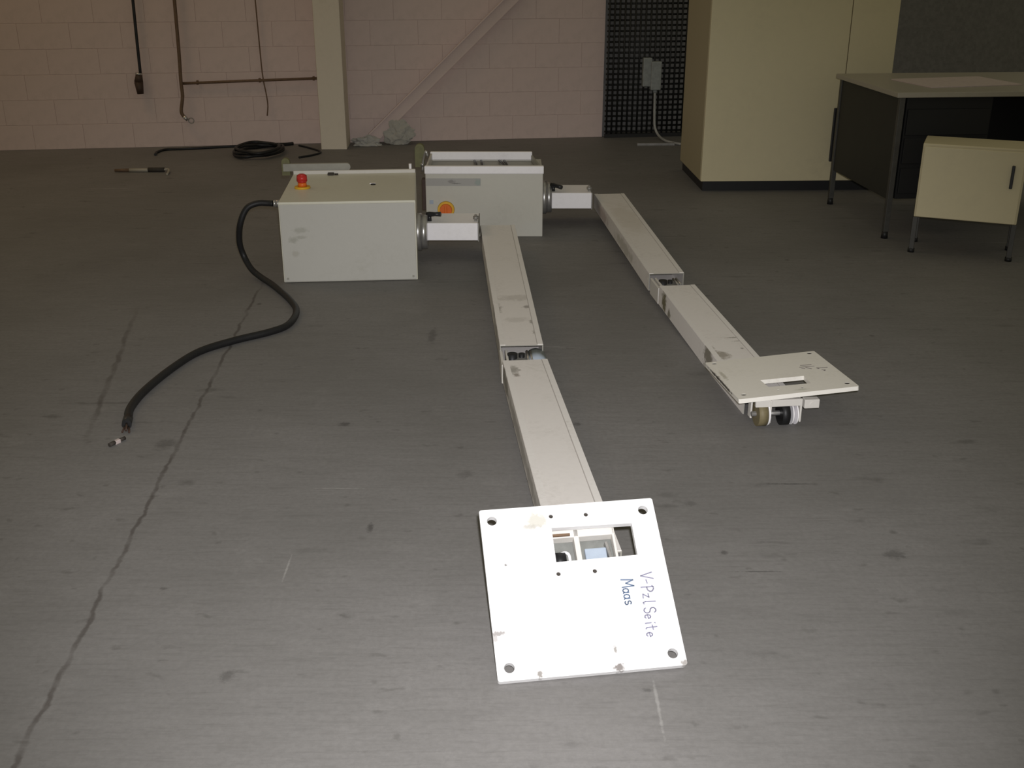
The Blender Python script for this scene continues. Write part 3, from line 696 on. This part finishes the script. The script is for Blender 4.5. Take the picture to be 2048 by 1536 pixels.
tM = pose(2.192, 5.945, 0, R(-23))
cart = thing('cream_cupboard', 'low cream cupboard on dark legs at the right edge before the desk', 'cupboard', tM)
bm = new(); box(bm, (0.27, 0.16, 0.40), (0.52, 0.28, 0.40), bevel=0.005); bd = obj('body', bm, M['cream'], cart, tM)
bm = new(); box(bm, (0.27, -0.010, 0.40), (0.50, 0.014, 0.38), bevel=0.003); dr = obj('door', bm, M['cream'], cart, tM)
bm = new(); box(bm, (0.47, -0.025, 0.46), (0.016, 0.018, 0.12), bevel=0.003); obj('handle', bm, M['blackplastic'], dr, tM)
for x in (0.02, 0.52):
    for y in (0.03, 0.28):
        bm = new(); box(bm, (x, y, 0.11), (0.026, 0.026, 0.18), bevel=.002); lg = obj('leg', bm, M['deskleg'], cart, tM)
        bm = new(); cyl(bm, (x, y, 0), (x, y, 0.022), 0.018, seg=12); obj('foot', bm, M['black'], lg, tM)

# ------------------------------------------------------------------ wall fittings and things lying about
jx = 1.20; jM = pose(jx, wpt(jx, 0.075), 0, wyaw)
jb = thing('junction_box', 'pale grey junction box on the wire grille with a white cable below', 'junction box', jM @ Matrix.Translation((0, 0, 0.42)))
bm = new(); box(bm, (-0.035, 0, 0.56), (0.075, 0.05, 0.24), bevel=0.006); obj('housing', bm, M['boxgrey'], jb, jM)
bm = new(); box(bm, (0.04, -0.01, 0.53), (0.09, 0.07, 0.24), bevel=0.008); obj('cover', bm, M['boxgrey'], jb, jM)
bm = new(); cyl(bm, (0.042, -.01, 0.41), (0.042, -.01, 0.388), 0.018, seg=12); obj('cable_gland', bm, M['boxgrey'], jb, jM)
bm = tube(new(), catmull([(1.243, wpt(1.243, .085), .395), (1.245, wpt(1.245, .085), .30), (1.25, wpt(1.25, .085), .16), (1.258, wpt(1.258, .10), .085), (1.285, wpt(1.285, .16), .03), (1.325, 9.60, .011), (1.40, 9.46, .011), (1.50, 9.36, .011)], 6), 0.011, 10)
tag(obj('white_cable', bm, M['whitecable']), 'pale cable dropping from the junction box and curling behind the cabinet', 'cable')
bm = new(); box(bm, (0, 0, 0.011), (0.32, 0.028, 0.022), bevel=.003)
tag(obj('metal_bar', bm, M['dullsteel'], None, pose(1.22, 9.42, 0, R(2))), 'short grey metal bar lying on the floor below the wire grille', 'bar')

# conduit along the wall
bm = tube(new(), [(-2.716, wpt(-2.716, .022), .520), (-2.2, wpt(-2.2, .022), .533), (-1.60, wpt(-1.60, .022), .545)], 0.011, 8)
for x in (-2.6, -2.1, -1.66): box(bm, (x, wpt(x, .012), .533 + (x + 2.2) * .02), (0.016, 0.022, 0.034), bevel=.002)
tag(obj('wall_conduit', bm, M['wood']), 'thin brown conduit running level along the block wall left of the column', 'conduit')

def hang(name, label, cat, pts, r, mat, extra=None):
    t = thing(name, label, cat, pose(pts[-1][0], pts[-1][1], 0))
    obj('cord', tube(new(), catmull(pts, 5), r, 8), mat, t, Matrix())
    return t
t = hang('wall_cable', 'brown cord hanging down the wall with a silver hooked plug end', 'cord',
         [(-2.70, wpt(-2.70, .045), 1.4), (-2.712, wpt(-2.71, .045), .80), (-2.722, wpt(-2.72, .045), .55), (-2.722, wpt(-2.72, .045), .42), (-2.745, wpt(-2.74, .045), .30), (-2.725, wpt(-2.72, .05), .25)], 0.014, M['wood'])
bm = new(); cyl(bm, (-2.728, wpt(-2.72, .05), .258), (-2.700, wpt(-2.70, .05), .226), .017, .013, 12); obj('plug', bm, M['steel'], t, Matrix())
bm = tube(new(), [(-2.672 + .022 * math.cos(a), wpt(-2.67, .05), .222 + .022 * math.sin(a)) for a in [2 * math.pi * i / 14 for i in range(14)]], .004, 6, True); obj('hook', bm, M['dullsteel'], t, Matrix())
t = hang('hanging_plug', 'black plug hanging on a cable against the far left wall', 'plug',
         [(-3.02, wpt(-3.0, .04), 1.4), (-3.03, wpt(-3.03, .04), .9), (-3.035, wpt(-3.03, .04), .58)], 0.012, M['black'])
bm = new(); cyl(bm, (-3.045, wpt(-3.04, .045), .600), (-3.055, wpt(-3.05, .045), .540), .026, .036, 14); cyl(bm, (-3.055, wpt(-3.05, .045), .540), (-3.05, wpt(-3.05, .05), .445), .036, .026, 14); obj('plug_body', bm, M['brown'], t, Matrix())
bm = new(); cyl(bm, (-3.047, wpt(-3.04, .045), .598), (-3.045, wpt(-3.04, .045), .612), .028, seg=14); obj('collar', bm, M['steel'], t, Matrix())
bm = tube(new(), catmull([(-2.085, wpt(-2.08, .015), 1.4), (-2.078, wpt(-2.07, .015), .80), (-2.072, wpt(-2.07, .015), .567), (-2.055, wpt(-2.06, .015), .42), (-2.05, wpt(-2.05, .015), .33), (-2.062, wpt(-2.05, .015), .245)], 6), .006, 6)
tag(obj('thin_wire', bm, M['wood']), 'thin brown wire hanging down the wall between cord and column', 'wire')

# coil of black cable and loose cables on the floor
bm = new(); pts = []
for i in range(61):
    a = 2 * math.pi * i / 20 + 0.4; k = 1 + 0.10 * math.sin(i * 0.7) + 0.03 * math.sin(i * 2.1)
    pts.append((-2.06 + .175 * k * math.cos(a), 9.02 + .27 * k * math.sin(a), 0.014 + 0.016 * (i / 20) + .004 * math.sin(i)))
tube(bm, catmull(pts, 3), 0.0135, 8)
tube(bm, catmull([pts[-1], (-2.0, 9.30, .03), (-1.92, 9.40, .014), (-1.86, 9.44, .014)], 6), .0135, 8)
tag(obj('cable_coil', bm, M['black']), 'coil of black cable on the floor near the back wall', 'cable coil')
bm = tube(new(), catmull([(-2.88, 8.93, .010), (-2.90, 9.05, .010), (-2.86, 9.17, .010), (-2.72, 9.20, .010), (-2.55, 9.25, .010), (-2.4, 9.31, .010), (-2.24, 9.355, .010)], 6), .010, 8)
tag(obj('floor_cable', bm, M['black']), 'dark cable lying along the foot of the wall left of the coil', 'cable')
bm = tube(new(), catmull([(-1.80, 9.38, .008), (-1.70, 9.27, .008), (-1.57, 9.08, .008), (-1.60, 8.94, .008), (-1.70, 8.82, .008)], 6), .008, 8)
tag(obj('floor_cable', bm, M['black']), 'thin dark cable looped on the floor in front of the column', 'cable')

rM = pose(-2.77, 8.258, 0, R(1))
rod = thing('rod', 'pale rod with dark sleeves lying on the floor at the far left', 'rod', rM)
bm = new(); cyl(bm, (-0.10, 0, .014), (0.11, 0, .014), .014, seg=12); obj('shaft', bm, M['desktop'], rod, rM)
bm = new(); cyl(bm, (-0.21, 0, .013), (-0.10, 0, .014), .010, .013, 12); obj('tip', bm, M['wood'], rod, rM)
bm = new(); cyl(bm, (0.04, 0, .017), (0.16, 0, .017), .017, seg=12); obj('sleeve', bm, M['dirt'], rod, rM)
bm = tube(new(), catmull([(0.155, 0, .017), (0.19, 0.0, .020), (0.205, -.05, .012), (0.215, -.13, .008)], 5), .008, 8); obj('hook', bm, M['desktop'], rod, rM)

bm = new(); sM = pose(-1.358, 3.437, 0, R(60))
box(bm, (0, 0, .007), (.022, .014, .014), bevel=.002); cyl(bm, (.010, 0, .008), (.034, 0, .007), .0065, seg=8, mat=1); cyl(bm, (-.034, 0, .007), (-.010, 0, .008), .0075, seg=8, mat=1)
tag(obj('loose_connector', bm, [M['paper'], M['dirt']], None, sM), 'tiny pale connector with dark ends lying past the end of the thick cable', 'connector')
